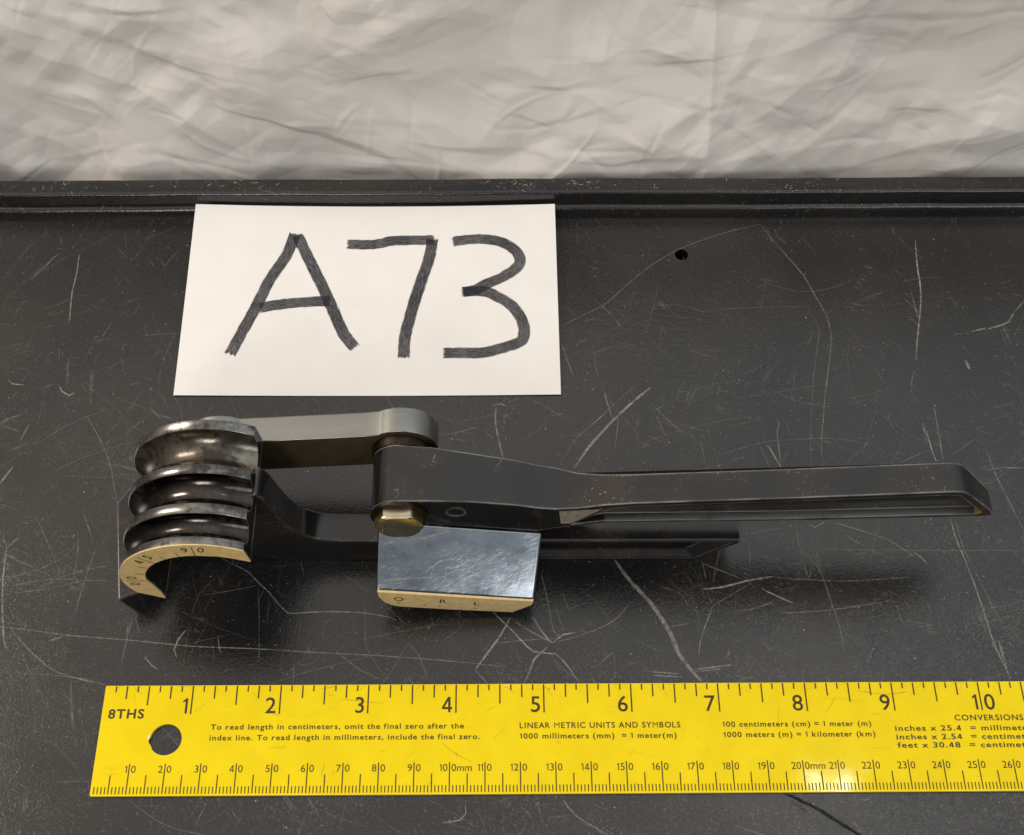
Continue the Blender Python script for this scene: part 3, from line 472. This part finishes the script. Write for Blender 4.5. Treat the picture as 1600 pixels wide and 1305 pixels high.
def glyphs(s, cap, width=None, bold=0.0):
    """front-filled lettering in millimetres, baseline-left at origin -> verts(2d), faces"""
    b = bold / cap * .72
    nat = sum(_char(c, b)[2] for c in s)
    tr = 0.0; sxx = 1.0
    if width:
        tr = (width / cap - nat) / max(1, len(s) - 1)
        if tr < -.02: sxx = width / cap / nat; tr = 0
        elif tr > .12: sxx = (width / cap) / (nat + .12 * (len(s) - 1)); tr = .12
    V, F, x = [], [], 0.0
    for c in s:
        v, f, adv = _char(c, b); k = len(V)
        V += [((x + p[0]) * sxx * cap, p[1] * cap) for p in v]; F += [[k + i for i in ff] for ff in f]; x += adv + tr
    x0 = min(v[0] for v in V); V = [(v[0] - x0, v[1]) for v in V]
    return V, F
# ------------------------------------------------------------------ ruler
RX, RY, RW, RL, RT = -112.7, 92.4, 31.8, 304.8, 1.0
ruler = thing('ruler', 'flat yellow metal ruler marked in inches and millimetres, lying in front of the black tool', 'ruler', (RX + RL / 2, RY + RW / 2, 0))
def build_ruler():
    hc, hr = (RX + 19.24, RY + 15.9), 4.5
    ring = []
    for i in range(40):
        a = -2 * math.pi * i / 40; r = hr + (.35 if 19 <= i <= 20 else 0) - (.15 if i == 17 else 0)
        ring.append((hc[0] + r * math.cos(a), hc[1] + r * math.sin(a)))
    out = [(RX + .25, RY), (RX + RL, RY), (RX + RL, RY + RW), (RX + .1, RY + RW), (RX, RY + RW - .3), (RX, RY + .4)]
    n = len(out); v2, f2 = fill_loops([out, ring]); N = len(v2)
    V = [(x, y, RT) for x, y in v2] + [(x, y, .05) for x, y in v2]
    F = [list(f) for f in f2] + [[i + N for i in f[::-1]] for f in f2]
    for i in range(n): F.append([i, (i + 1) % n, N + (i + 1) % n, N + i])
    for i in range(40): F.append([n + i, n + (i + 1) % 40, N + n + (i + 1) % 40, N + n + i])
    body = mesh('ruler_blade', V, F, M_ruler, ruler, bevel=.16, segs=2)
    chip = [(hc[0] - 5.35, hc[1] + .35, RT + .02), (hc[0] - 4.9, hc[1] - .1, RT + .02), (hc[0] - 4.75, hc[1] + .6, RT + .02), (hc[0] - 4.6, hc[1] + 1.5, RT + .02), (hc[0] - 4.95, hc[1] + 1.2, RT + .02)]
    mesh('paint_chip', chip, [[0, 1, 2, 3, 4]], M_card, body)
    V, F, UV, ST = [], [], [], []
    for pts in [[(112.59, 15.87), (115.89, 18.63)], [(113.68, 15.49), (116.25, 18.07)], [(114.96, 16.04), (116.8, 17.7)], [(97.64, 14.66), (101.69, 11.34), (106.42, 9.12)], [(88.13, 10.5), (90.07, 12.31)], [(143.24, 23.17), (147.31, 23.34)], [(217.68, 29.45), (225.91, 28.07), (233.54, 28.99)], [(67.81, 27.36), (73.38, 26.95), (80.81, 25.96)], [(78.76, 30.74), (80.31, 29.2)], [(195.54, 27.27), (193.93, 17.83)], [(150.39, 11.61), (153.15, 12.14)], [(208.35, 22.45), (211.76, 27.18)], [(47.25, 30.33), (49.52, 29.74)], [(104.83, 26.97), (103.91, 26.03)], [(175.5, 28.33), (177.49, 25.45)], [(95.67, 22.11), (97.53, 21.16)]]:
        ribbon(V, F, UV, ST, pts, random.uniform(.12, .28), random.uniform(.45, .8), .01, .3)
    for i in range(150):
        x = random.uniform(1, 262); y = RW - abs(random.gauss(0, 1.2)) - .3 if i < 80 else random.uniform(1, 30)
        a = random.gauss(.5, .9); L = random.choice([.3, .5, .8, 1.5, 4]); x2, y2 = x + L * math.cos(a), y + L * math.sin(a)
        if (x - 19.2) ** 2 + (y - 15.9) ** 2 < 60: continue
        ribbon(V, F, UV, ST, [(x, y), (x2, min(y2, RW - .2))], random.uniform(.08, .22), random.uniform(.2, .6), .01, 0, False)
    o = mesh('scuff_marks', [(RX + v[0], RY + v[1], RT + v[2] + .0001 * (k // 2)) for k, v in enumerate(V)], F, M_scuff, body, uvs=UV, recalc=False)
    at = o.data.attributes.new('strength', 'FLOAT', 'POINT'); at.data.foreach_set('value', ST)
    def ticks(name, L):
        V, F = [], []
        for x, ya, yb, w in L:
            b = len(V); h = w / 2; V.extend([(RX + x - h, RY + ya, RT + .03), (RX + x + h, RY + ya, RT + .03), (RX + x + h, RY + yb, RT + .03), (RX + x - h, RY + yb, RT + .03)]); F.append([b, b + 1, b + 2, b + 3])
        mesh(name, V, F, M_ink, ruler, recalc=False)
    L = []
    for i in range(1, 96):
        ln = 8.4 if i % 8 == 0 else 5.7 if i % 4 == 0 else 3.8 if i % 2 == 0 else 1.75
        L.append((i * 3.175 + random.gauss(0, .015), RW - .22 - ln, RW - .22, .42))
    ticks('inch_marks', L)
    L = []
    for i in range(1, 304):
        if i % 10 == 0: L.append((i, .55, 9.0, .34))
        elif i % 5 == 0: L.append((i, .55, 5.8, .34))
        else: L.append((i, .55, 2.55, .30))
    ticks('millimetre_marks', L)
    def put(name, s, x, y, cap, width=None, bold=0.0, align='l', zz=.03):
        V, F = glyphs(s, cap, width, bold)
        w = max(v[0] for v in V); sh = 0 if align == 'l' else -w if align == 'r' else -w / 2
        o = mesh(name, [(RX + x + v[0] + sh, RY + y + v[1], RT + zz) for v in V], F, M_ink, ruler, recalc=False)
        return o
    for i in range(1, 11):
        if i < 10: put('inch_numeral', str(i), i * 25.4 - 1.1, 23.4, 4.55, None, .05, 'r')
        else:
            put('inch_numeral', '1', i * 25.4 - 1.0, 23.4, 4.55, None, .05, 'r'); put('inch_numeral', '0', i * 25.4 + 1.0, 23.4, 4.55, None, .05, 'l')
    for k in range(1, 28):
        a, b = str(k), '0'
        put('millimetre_numeral', a, k * 10 - .55, 6.45, 2.0, None, .015, 'r')
        put('millimetre_numeral', b + ('mm' if k in (10, 20) else ''), k * 10 + .55, 6.45, 2.0, None, .015, 'l')
    for s, a, b in [('To read length in centimeters, omit the final zero after the', (31.6, 18.72), (103.98, 18.62)), ('index line. To read length in millimeters, include the final zero.', (31.61, 15.58), (108.68, 15.52)), ('LINEAR METRIC UNITS AND SYMBOLS', (119.91, 18.7), (166.17, 18.54)), ('1000 millimeters (mm)  = 1 meter(m)', (119.98, 15.64), (164.85, 15.58)), ('100 centimeters (cm) = 1 meter (m)', (178.25, 18.68), (221.18, 18.8)), ('1000 meters (m) = 1 kilometer (km)', (178.28, 15.69), (221.94, 15.72)), ('CONVERSIONS', (245.47, 20.21), (265.53, 20.25)), ('inches x 25.4  = millimeters', (227.79, 17.33), (268.97, 17.24)), ('inches x 2.54  = centimeters', (227.77, 14.86), (269.55, 14.72)), ('feet x 30.48  = centimeters', (227.76, 12.46), (269.04, 12.32)), ('8THS', (1.92, 22.08), (12.2, 22.12))]:
        cap = 2.6 if s == '8THS' else 1.62 if s.isupper() else 1.5
        o = put('printed_line', s, a[0], (a[1] + b[1]) / 2, cap, b[0] - a[0], .10 if s == '8THS' else .045)
build_ruler()
# ------------------------------------------------------------------ card
card = thing('number_card', 'white index card hand-lettered A73, its top edge propped on the table edge', 'card', (-41.7, 222.9, 0))
def card_pt(u, v, dz=0.0):
    t = v / 75.65
    sag = ((u - 62) / 63.5) ** 2
    z = .32 + 4.75 * t + 1.5 * (sag - .25) * t ** 2 + .25 * sag * (1 - t) + dz
    return (-105.2 + u + .35 * (u / 127) * (1 - t), 222.9 + v * .9981 - .25 * math.sin(u / 127 * math.pi) * (1 - t), z)
def build_card():
    nu, nv = 44, 26; V, F = [], []
    for j in range(nv + 1):
        for i in range(nu + 1): V.append(card_pt(127 * i / nu, 75.65 * j / nv))
    for j in range(nv):
        for i in range(nu): a = j * (nu + 1) + i; F.append([a, a + 1, a + nu + 2, a + nu + 1])
    o = mesh('card_sheet', V, F, M_card, card, smooth=False, recalc=False)
    so = o.modifiers.new('thickness', 'SOLIDIFY'); so.thickness = .00025; so.offset = -1
    layer = 0
    for ch, strokes in [('A', [[(35.63, 64.46), (33.32, 55.15), (27.92, 44.14), (24.34, 33.87), (20.75, 24.81), (16.89, 14.93)], [(36.31, 63.71), (41.47, 52.5), (46.49, 42.05), (50.49, 32.82), (54.42, 23.76), (58.83, 17.61)], [(25.08, 33.36), (32.1, 34.88), (40.74, 35.89), (49.87, 36.39)]]), ('7', [[(53.54, 59.62), (60.69, 59.4), (66.03, 59.94), (69.58, 61.01), (76.73, 61.22), (84.98, 61.22)], [(83.88, 62.3), (82.71, 53.54), (79.84, 43.06), (77.06, 31.78), (75.17, 21.74), (74.98, 13.66)]]), ('3', [[(90.36, 60.47), (96.45, 61.32), (102.73, 61.32), (108.11, 59.92), (112.56, 56.71), (114.31, 52.99), (112.94, 49.3), (108.04, 45.64), (102.74, 43.04), (98.35, 40.46), (93.96, 39.74)], [(93.78, 39.94), (101.87, 39.94), (107.13, 37.36), (111.48, 33.78), (114.48, 28.7), (115.29, 23.68), (113.96, 20.2), (107.92, 17.73), (101.05, 15.97), (94.19, 15.98), (87.59, 15.99)]])]:
        V, F, UV, INK = [], [], [], []
        for pts in strokes:
            layer += 1; v0 = len(V); dummy = []
            ribbon(V, F, UV, dummy, pts, 4.3, 1, .03 + .012 * layer, .012, False, .9)
            n = (len(V) - v0) // 2; tot = UV[-1][0]
            for i in range(n):
                dd = UV[v0 + 2 * i][0]; e = min(dd, tot - dd) / 1.6
                INK.extend([e, e])
            for i in range(v0, len(V)): UV[i] = (UV[i][0] + 37.0 * layer, UV[i][1])
        Vw = [card_pt(v[0], v[1], v[2]) for v in V]
        o = mesh('handwritten_letter' if ch == 'A' else 'handwritten_digit', Vw, F, M_marker, card, uvs=UV, recalc=False)
        at = o.data.attributes.new('ink', 'FLOAT', 'POINT'); at.data.foreach_set('value', INK)
build_card()
# ------------------------------------------------------------------ tube bender
B = thing('tube_bender', 'black steel tube bender with three grooved half-rounds and two long handles, resting on its side', 'tube bender', (-40, 168, 0))
CX, CZ, R0 = -80.9, 26.9, 24.0
def O_at(a): a = math.radians(a); return (CX - R0 * math.cos(a), CZ + R0 * math.sin(a))
def lerp_poly(P, a):
    for (a0, p), (a1, q) in zip(P, P[1:]):
        if a0 <= a <= a1:
            t = (a - a0) / (a1 - a0); return (p[0] + (q[0] - p[0]) * t, p[1] + (q[1] - p[1]) * t)
def I_at(a):
    if a <= 92: r = math.radians(a); return (CX - 16.9 * math.cos(r), CZ + 16.9 * math.sin(r))
    r = math.radians(92)
    return lerp_poly([(92, (CX - 16.9 * math.cos(r), CZ + 16.9 * math.sin(r))), (108, (-74.6, 43.2)), (116, (-70.6, 41.6)), (124, (-66.6, 39.6))], a)
STN = [((-102.5, 18.5), (-95.3, 13.9)), ((-103.9, 21.8), (-95.7, 18.5)), ((-104.6, 24.6), (-96.6, 22.8))]
STN += [(O_at(a), I_at(a)) for a in [0, 4, 8, 13, 18, 23, 28, 33, 38, 43, 48, 53, 58, 63, 68, 73, 78, 83, 88, 92, 96, 100, 104, 108, 112, 116, 120, 124]]
def build_mandrel():
    gro = [(148.6, 155.5), (158.5, 167.5), (170.3, 181.2)]
    prof = [(146.4, None, 3), (146.4, .0, 1)]
    y = 146.4
    for k, (a, b) in enumerate(gro):
        prof.append((a - .25, 0, 1)); prof.append((a + .05, .22, 2 if k < 2 else 4))
        hw = (b - a) / 2 - .05
        for i in range(1, 14):
            th = math.pi * i / 14; prof.append(((a + b) / 2 - hw * math.cos(th), .22 + hw * .95 * math.sin(th), 2 if k < 2 else 4))
        prof.append((b - .05, .22, 1)); prof.append((b + .25, 0, 1))
    prof.append((184.0, 0, 1)); prof.append((184.3, .3, 3)); prof.append((184.3, None, 3))
    n = len(prof); V, F, MI = [], [], []
    for (o, i) in STN:
        dx, dz = i[0] - o[0], i[1] - o[1]; L = math.hypot(dx, dz); ux, uz = dx / L, dz / L
        for (yy, d, mi) in prof:
            if d is None: V.append((i[0], yy, i[1]))
            else:
                dd = d - .7 * (yy - 146) / 38
                V.append((o[0] + ux * dd, yy, o[1] + uz * dd))
    for s in range(len(STN) - 1):
        for j in range(n):
            F.append([s * n + j, (s + 1) * n + j, (s + 1) * n + (j + 1) % n, s * n + (j + 1) % n]); MI.append(prof[j][2] if j < n - 1 else 3)
    F.append(list(range(n))); MI.append(3); F.append([(len(STN) - 1) * n + j for j in range(n)]); MI.append(3)
    m = mesh('bending_mandrel', V, F, [M_rim, M_rim, M_groove, M_black, M_grooveb], B, MI, smooth=True)
    # gold scale face
    outl = []; inl = []
    for (o, i) in STN:
        dx, dz = i[0] - o[0], i[1] - o[1]; L = math.hypot(dx, dz); outl.append((o[0] + dx / L * .12, o[1] + dz / L * .12)); inl.append((o[0] + dx * .995, o[1] + dz * .995))
    k = len(outl); V = [(x, 146.0, z) for x, z in outl] + [(x, 146.0, z) for x, z in inl]; V += [(x, 146.5, z) for x, _, z in V]
    F = []
    for i in range(k - 1):
        F.append([i, i + 1, k + i + 1, k + i]); F.append([2 * k + i, 2 * k + k + i, 3 * k + i + 1, 2 * k + i + 1])
        F.append([i, i + 1, 2 * k + i + 1, 2 * k + i]); F.append([k + i, k + i + 1, 3 * k + i + 1, 3 * k + i])
    F.append([0, k, 3 * k, 2 * k]); F.append([k - 1, 2 * k - 1, 4 * k - 1, 3 * k - 1])
    mesh('scale_face', V, F, M_gold, m)
    V, F = [], []
    def glyph(s, a, r, da):
        v, f = glyphs(s, 2.75, None, .012); w = max(p[0] for p in v); aa = math.radians(a + da)
        ur = (-math.cos(aa), math.sin(aa)); ut = (math.sin(aa), math.cos(aa)); b = len(V)
        for p in v:
            q = p[0] - w / 2; V.append((CX + ur[0] * (r + p[1]) + ut[0] * q, 145.95, CZ + ur[1] * (r + p[1]) + ut[1] * q))
        F.extend([[b + i for i in ff] for ff in f])
    for a, s in ((0, '00'), (45, '45'), (90, '90')):
        glyph(s[0], a, 19.4, -6.0); glyph(s[1], a, 19.4, 6.0)
    for a in (0, 15, 30, 45, 60, 75, 90):
        r0, r1 = (17.1, 22.6) if a % 45 == 0 else (17.1, 19.6)
        aa = math.radians(a); ur = Vector((-math.cos(aa), math.sin(aa))); ut = Vector((math.sin(aa), math.cos(aa))); c = Vector((CX, CZ)); b = len(V)
        for rr, tt in ((r0, -.11), (r0, .11), (r1, .11), (r1, -.11)):
            p = c + ur * rr + ut * tt; V.append((p.x, 145.95, p.y))
        F.append([b, b + 1, b + 2, b + 3])
    mesh('degree_scale', V, F, M_engrave, m, recalc=False)
build_mandrel()
def build_frame():
    prof = [(62.7, 0.0), (73.6, 11.2), (74.0, 13.4), (-30, 13.6), (-46, 13.9), (-51, 14.6), (-54, 16.0), (-56.6, 18.2), (-58.6, 21.2), (-60.2, 25), (-61.4, 29.5), (-62.6, 35), (-63.6, 39.5), (-64.8, 43), (-66.4, 44.6), (-68, 43.2), (-74, 42.2), (-84, 40.5), (-92, 36.5), (-95.8, 28), (-95.5, 18), (-94, 9), (-92, 3.2), (-70, 3.2), (-66, 0.0)]
    rec = [(62.0, .75), (72.3, 11.9), (-24, 12.3), (-28, 11.5), (-28, .75)]
    V, F = prism_xz(prof, 164.0, 173.2, rec, 2.6, [(58.5, 2.6), (66.0, 11.0), (-24, 11.4), (-27.5, 11), (-27.5, 2.6)])
    mesh('lower_handle', V, F, M_blackl, B, bevel=.55)
    top = [(-110.3, 185.2), (-114.8, 178), (-109.9, 146.4), (-104, 148.8), (-96.5, 165), (-96.5, 185)]
    bot = [(-107.5, 184.8), (-110.5, 178), (-106.9, 146.7), (-104.0, 147.2), (-94.6, 165), (-94.6, 185)]
    V = [(x, y, 11.8) for x, y in top] + [(x, y, 0.05) for x, y in bot]
    F = [[0, 1, 2, 3, 4, 5], [11, 10, 9, 8, 7, 6]] + [[i, (i + 1) % 6, 6 + (i + 1) % 6, 6 + i] for i in range(6)]
    mesh('tube_hook', V, F, M_black, B, bevel=.6)
build_frame()
def build_link():
    c1, r1, c2, r2, hb = (-80.4, 27.0), 11.0, (-27, 32.0), 10.6, 8.7
    P = []
    ang = math.degrees(math.atan2(5, 53.4))
    P += arc(c2[0], c2[1], r2, ang - 125, ang + 125, 30)
    P += arc(c1[0], c1[1], r1, ang + 180 - 130, ang + 180 + 130, 30)
    # soften the neck between boss and bar
    def bar(side, x): 
        t = (x + 80.4) / 53.4; return 27 + 5 * t + side * hb
    top = [(x, bar(1, x)) for x in (-37.5, -45, -68)]; bo = [(x, bar(-1, x)) for x in (-68, -45, -37.5)]
    P = arc(c2[0], c2[1], r2, ang - 122, ang + 122, 30) + top + arc(c1[0], c1[1], r1, ang + 52, ang + 308, 30) + bo
    V, F = prism_xz(P, 185.2, 193.4)
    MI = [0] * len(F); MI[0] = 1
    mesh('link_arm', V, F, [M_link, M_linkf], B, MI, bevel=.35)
build_link()
def cyl_y(c, r, y0, y1, n=40, ch=.3):
    V, F = [], []
    rings = [(r - ch, y0), (r, y0 + ch), (r, y1 - ch), (r - ch, y1)]
    for rr, y in rings:
        for i in range(n): a = 2 * math.pi * i / n; V.append((c[0] + rr * math.cos(a), y, c[1] + rr * math.sin(a)))
    for k in range(3):
        for i in range(n): F.append([k * n + i, k * n + (i + 1) % n, (k + 1) * n + (i + 1) % n, (k + 1) * n + i])
    F.append(list(range(n))); F.append([3 * n + i for i in range(n)])
    return V, F
V, F = cyl_y((-27, 32), 8.7, 182.1, 185.25); mesh('rear_washer', V, F, M_washer, B, smooth=True)
def build_upper():
    top = [(-18.0, 40.3), (-5.7, 39.6), (6, 37.6), (13, 35.6), (18, 34.9), (24, 35.6), (31, 37.4), (40, 38.6), (84, 41.6), (128.5, 45.2)]
    tip = [(130.6, 45.0), (132.6, 44.0), (135, 41.6), (142.6, 33.2), (144.0, 31.0), (143.4, 29.8), (141.2, 29.5)]
    bot = [(84, 26.9), (32, 25.9), (20, 23.2), (12, 20.4), (2, 20.6), (-18, 23.0)]
    left = arc(-26.6, 32, 8.6, 255, 105, 14)
    prof = tip[::1]
    P = left[::1]                                   # from below round the left end to the top
    P = P + top + tip + bot
    def yb(x):
        K = [(-40, 182.2), (-24, 182.2), (-6, 179.6), (10, 178.2), (18, 177.4), (24, 175.4), (29, 173.9), (36, 173.3), (128, 173.3), (135, 173.2), (140, 172.5), (143, 171.2), (145, 169.8)]
        for (a, p), (b, q) in zip(K, K[1:]):
            if a <= x <= b: return p + (q - p) * (x - a) / (b - a)
        return K[-1][1]
    rec = [(22.6, 25.0), (32, 27.2), (84, 28.2), (138.6, 31.0), (140.2, 32.0), (130.8, 42.6), (128, 43.1), (84, 39.6), (40, 36.6), (33.0, 35.2)]
    rf = [(x, z + (.55 if i in (1, 2, 3) else 0)) for i, (x, z) in enumerate(rec)]
    V, F = prism_xz(P, 164.0, yb, rec, 2.4, rf)
    nb = len(P); MI = [1 if (len(f) == 4 and set(f) & {nb + 1, nb + 2} and not set(f) - {nb + 1, nb + 2, nb + 3} - set(range(nb + len(rec), nb + 2 * len(rec)))) else 0 for f in F]
    for k, f in enumerate(F):
        if len(f) == 4 and f[0] in (nb + 3, nb + 4) and f[1] == f[0] + 1: MI[k] = 2
    u = mesh('upper_handle', V, F, [M_black, M_chan, M_amber], B, MI, bevel=.95, segs=4, angle=24)
    # grey-coloured patch beside the channel, and the drilled pin ring
    q = [(18.6, 33.6), (24.5, 34.3), (30.6, 34.8), (22.2, 25.6), (19.4, 25.6)]
    V = [(x, 163.93, z) for x, z in q] + [(x, 164.3, z) for x, z in q]
    F = [[0, 1, 2, 3, 4]] + [[i, (i + 1) % 5, 5 + (i + 1) % 5, 5 + i] for i in range(5)]
    mesh('grey_patch', V, F, M_patch, u)
    V, F = [], []
    c = (-10.9, 33.6); n = 32
    for rr, y in ((3.0, 164.2), (3.0, 163.75), (2.35, 163.75), (2.0, 164.9)):
        for i in range(n): a = 2 * math.pi * i / n; V.append((c[0] + rr * math.cos(a), y, c[1] + rr * math.sin(a)))
    for k in range(3):
        for i in range(n): F.append([k * n + i, k * n + (i + 1) % n, (k + 1) * n + (i + 1) % n, (k + 1) * n + i])
    F.append([3 * n + i for i in range(n)])
    mesh('pin', V, F, M_blackl, B, smooth=True)
build_upper()
V, F = cyl_y((-27, 32), 8.3, 163.0, 164.2, 40, .2); mesh('front_washer', V, F, M_washer, B, smooth=True)
def build_bolt():
    V, F = [], []
    c = (-27.1, 32.0); n = 6; N = 48
    flats = [(92, 5.55), (30, 6.2), (-26, 6.2), (-88, 5.6), (-150, 6.2), (154, 6.2)]
    def hexr(a, R):
        r = R
        for d, h in flats:
            c_ = math.cos(a - math.radians(d))
            if c_ > .3: r = min(r, h / c_)
        return r
    rings = [(163.1, 7.05, 1), (160.9, 7.05, 1), (160.6, 7.05, 0), (160.1, 7.0, 0), (159.7, 6.4, 0)]
    for y, R, k in rings:
        for i in range(N):
            a = 2 * math.pi * i / N; r = hexr(a, R) if k else R * (1 - .0 * k)
            r = min(r, hexr(a, R) + (.45 if y < 160.7 else 0)); V.append((c[0] + r * math.cos(a), y, c[1] + r * math.sin(a)))
    for k in range(4):
        for i in range(N): F.append([k * N + i, k * N + (i + 1) % N, (k + 1) * N + (i + 1) % N, (k + 1) * N + i])
    F.append([4 * N + i for i in range(N)]); F.append(list(range(N)))
    mesh('pivot_bolt', V, F, M_zinc, B, smooth=True)
build_bolt()
def build_slide():
    P = [(-34.0, 18.1), (-33.9, 14.6), (-32.6, 10.6), (-30.6, 8.1), (-28.0, 6.8), (-13.7, 4.4), (5.6, 1.9), (11.4, 7.6), (11.8, 10.3)]
    # the bright top face slopes up towards the handle
    Q = [(-33.5, 28.0), (-33.5, 14.6), (-32.4, 10.6), (-30.4, 8.1), (-28.0, 6.8), (-13.7, 4.4), (5.6, 1.9), (13.6, 7.6), (14.2, 19.9)]
    n = len(P); V = [(x, 146.5, z) for x, z in P] + [(x, 163.9, z) for x, z in Q]
    F = [list(range(n)), [n + i for i in range(n)]] + [[i, (i + 1) % n, n + (i + 1) % n, n + i] for i in range(n)]
    s = mesh('slide_block', V, F, M_chrome, B, bevel=.8, segs=4)
    Pi = [(x * .985 - .15, z * .985 + .12) for x, z in P]
    V, F = prism_xz(Pi, 146.0, 146.8); mesh('scale_face', V, F, M_gold, s)
    V, F = [], []
    dx, dz = .9855, -.1697
    def letter(t, x, z):
        v, f = glyphs(t, 2.6, None, .012); b = len(V); w = max(p[0] for p in v)
        for p in v: q = p[0] - w / 2; V.append((x + q * dx - p[1] * dz * .3, 145.95, z + p[1] + q * dz))
        F.extend([[b + i for i in ff] for ff in f])
    letter('O', -27.9, 11.4); letter('R', -15.0, 9.4); letter('L', -5.2, 7.6)
    for x, z in ((-28.1, 9.6), (-20.4, 8.0), (-16.2, 7.0), (-5.6, 5.4)):
        b = len(V)
        for i in range(10): a = 2 * math.pi * i / 10; V.append((x + .32 * math.cos(a), 145.95, z + .32 * math.sin(a)))
        F.append([b + i for i in range(10)])
    mesh('stamped_letters', V, F, M_engrave, s, recalc=False)
    V, F, UV, ST = [], [], [], []
    for i, pts in enumerate([[(-23.8, 159.8), (-20, 160.5), (-12.2, 162.6)], [(-32.5, 158), (-26, 159.6)], [(-31, 159.2), (-29.4, 156)], [(-29.3, 155.8), (-27.6, 153.4)], [(-19.6, 152), (-16, 154.6), (-12, 155.8), (-8, 157.3)], [(-11.5, 155.6), (-9.6, 153.8), (-9.8, 151), (-11.4, 150.2)], [(-14.6, 147.3), (-14, 154)], [(-19, 148), (-17.4, 148.4)], [(-33, 149), (-24, 150), (-14, 151)], [(0, 150), (3, 150.6), (6, 152.5)], [(-18, 162.6), (-2, 163)]]):
        ribbon(V, F, UV, ST, pts, random.uniform(.18, .5), random.uniform(.45, .8), .02 + .002 * i, .4)
    for i in range(90):
        x, y = random.uniform(-33, 11), random.uniform(147, 163.5); a = random.gauss(.45, .5); L = random.choice([.3, .5, 1, 3, 5])
        ribbon(V, F, UV, ST, [(x, y), (min(11, x + L * math.cos(a)), min(163.8, y + L * math.sin(a)))], random.uniform(.08, .22), random.uniform(.2, .7), .045 + .0003 * i, 0, False)
    V = [(x, max(y, 147.2), 18.1 - .1703 * (x + 34.0) + (max(y, 147.2) - 146.5) * .575 + z + .05) for x, y, z in V]
    o = mesh('scratches', V, F, M_scr, s, uvs=UV, recalc=False)
    at = o.data.attributes.new('strength', 'FLOAT', 'POINT'); at.data.foreach_set('value', ST)
build_slide()
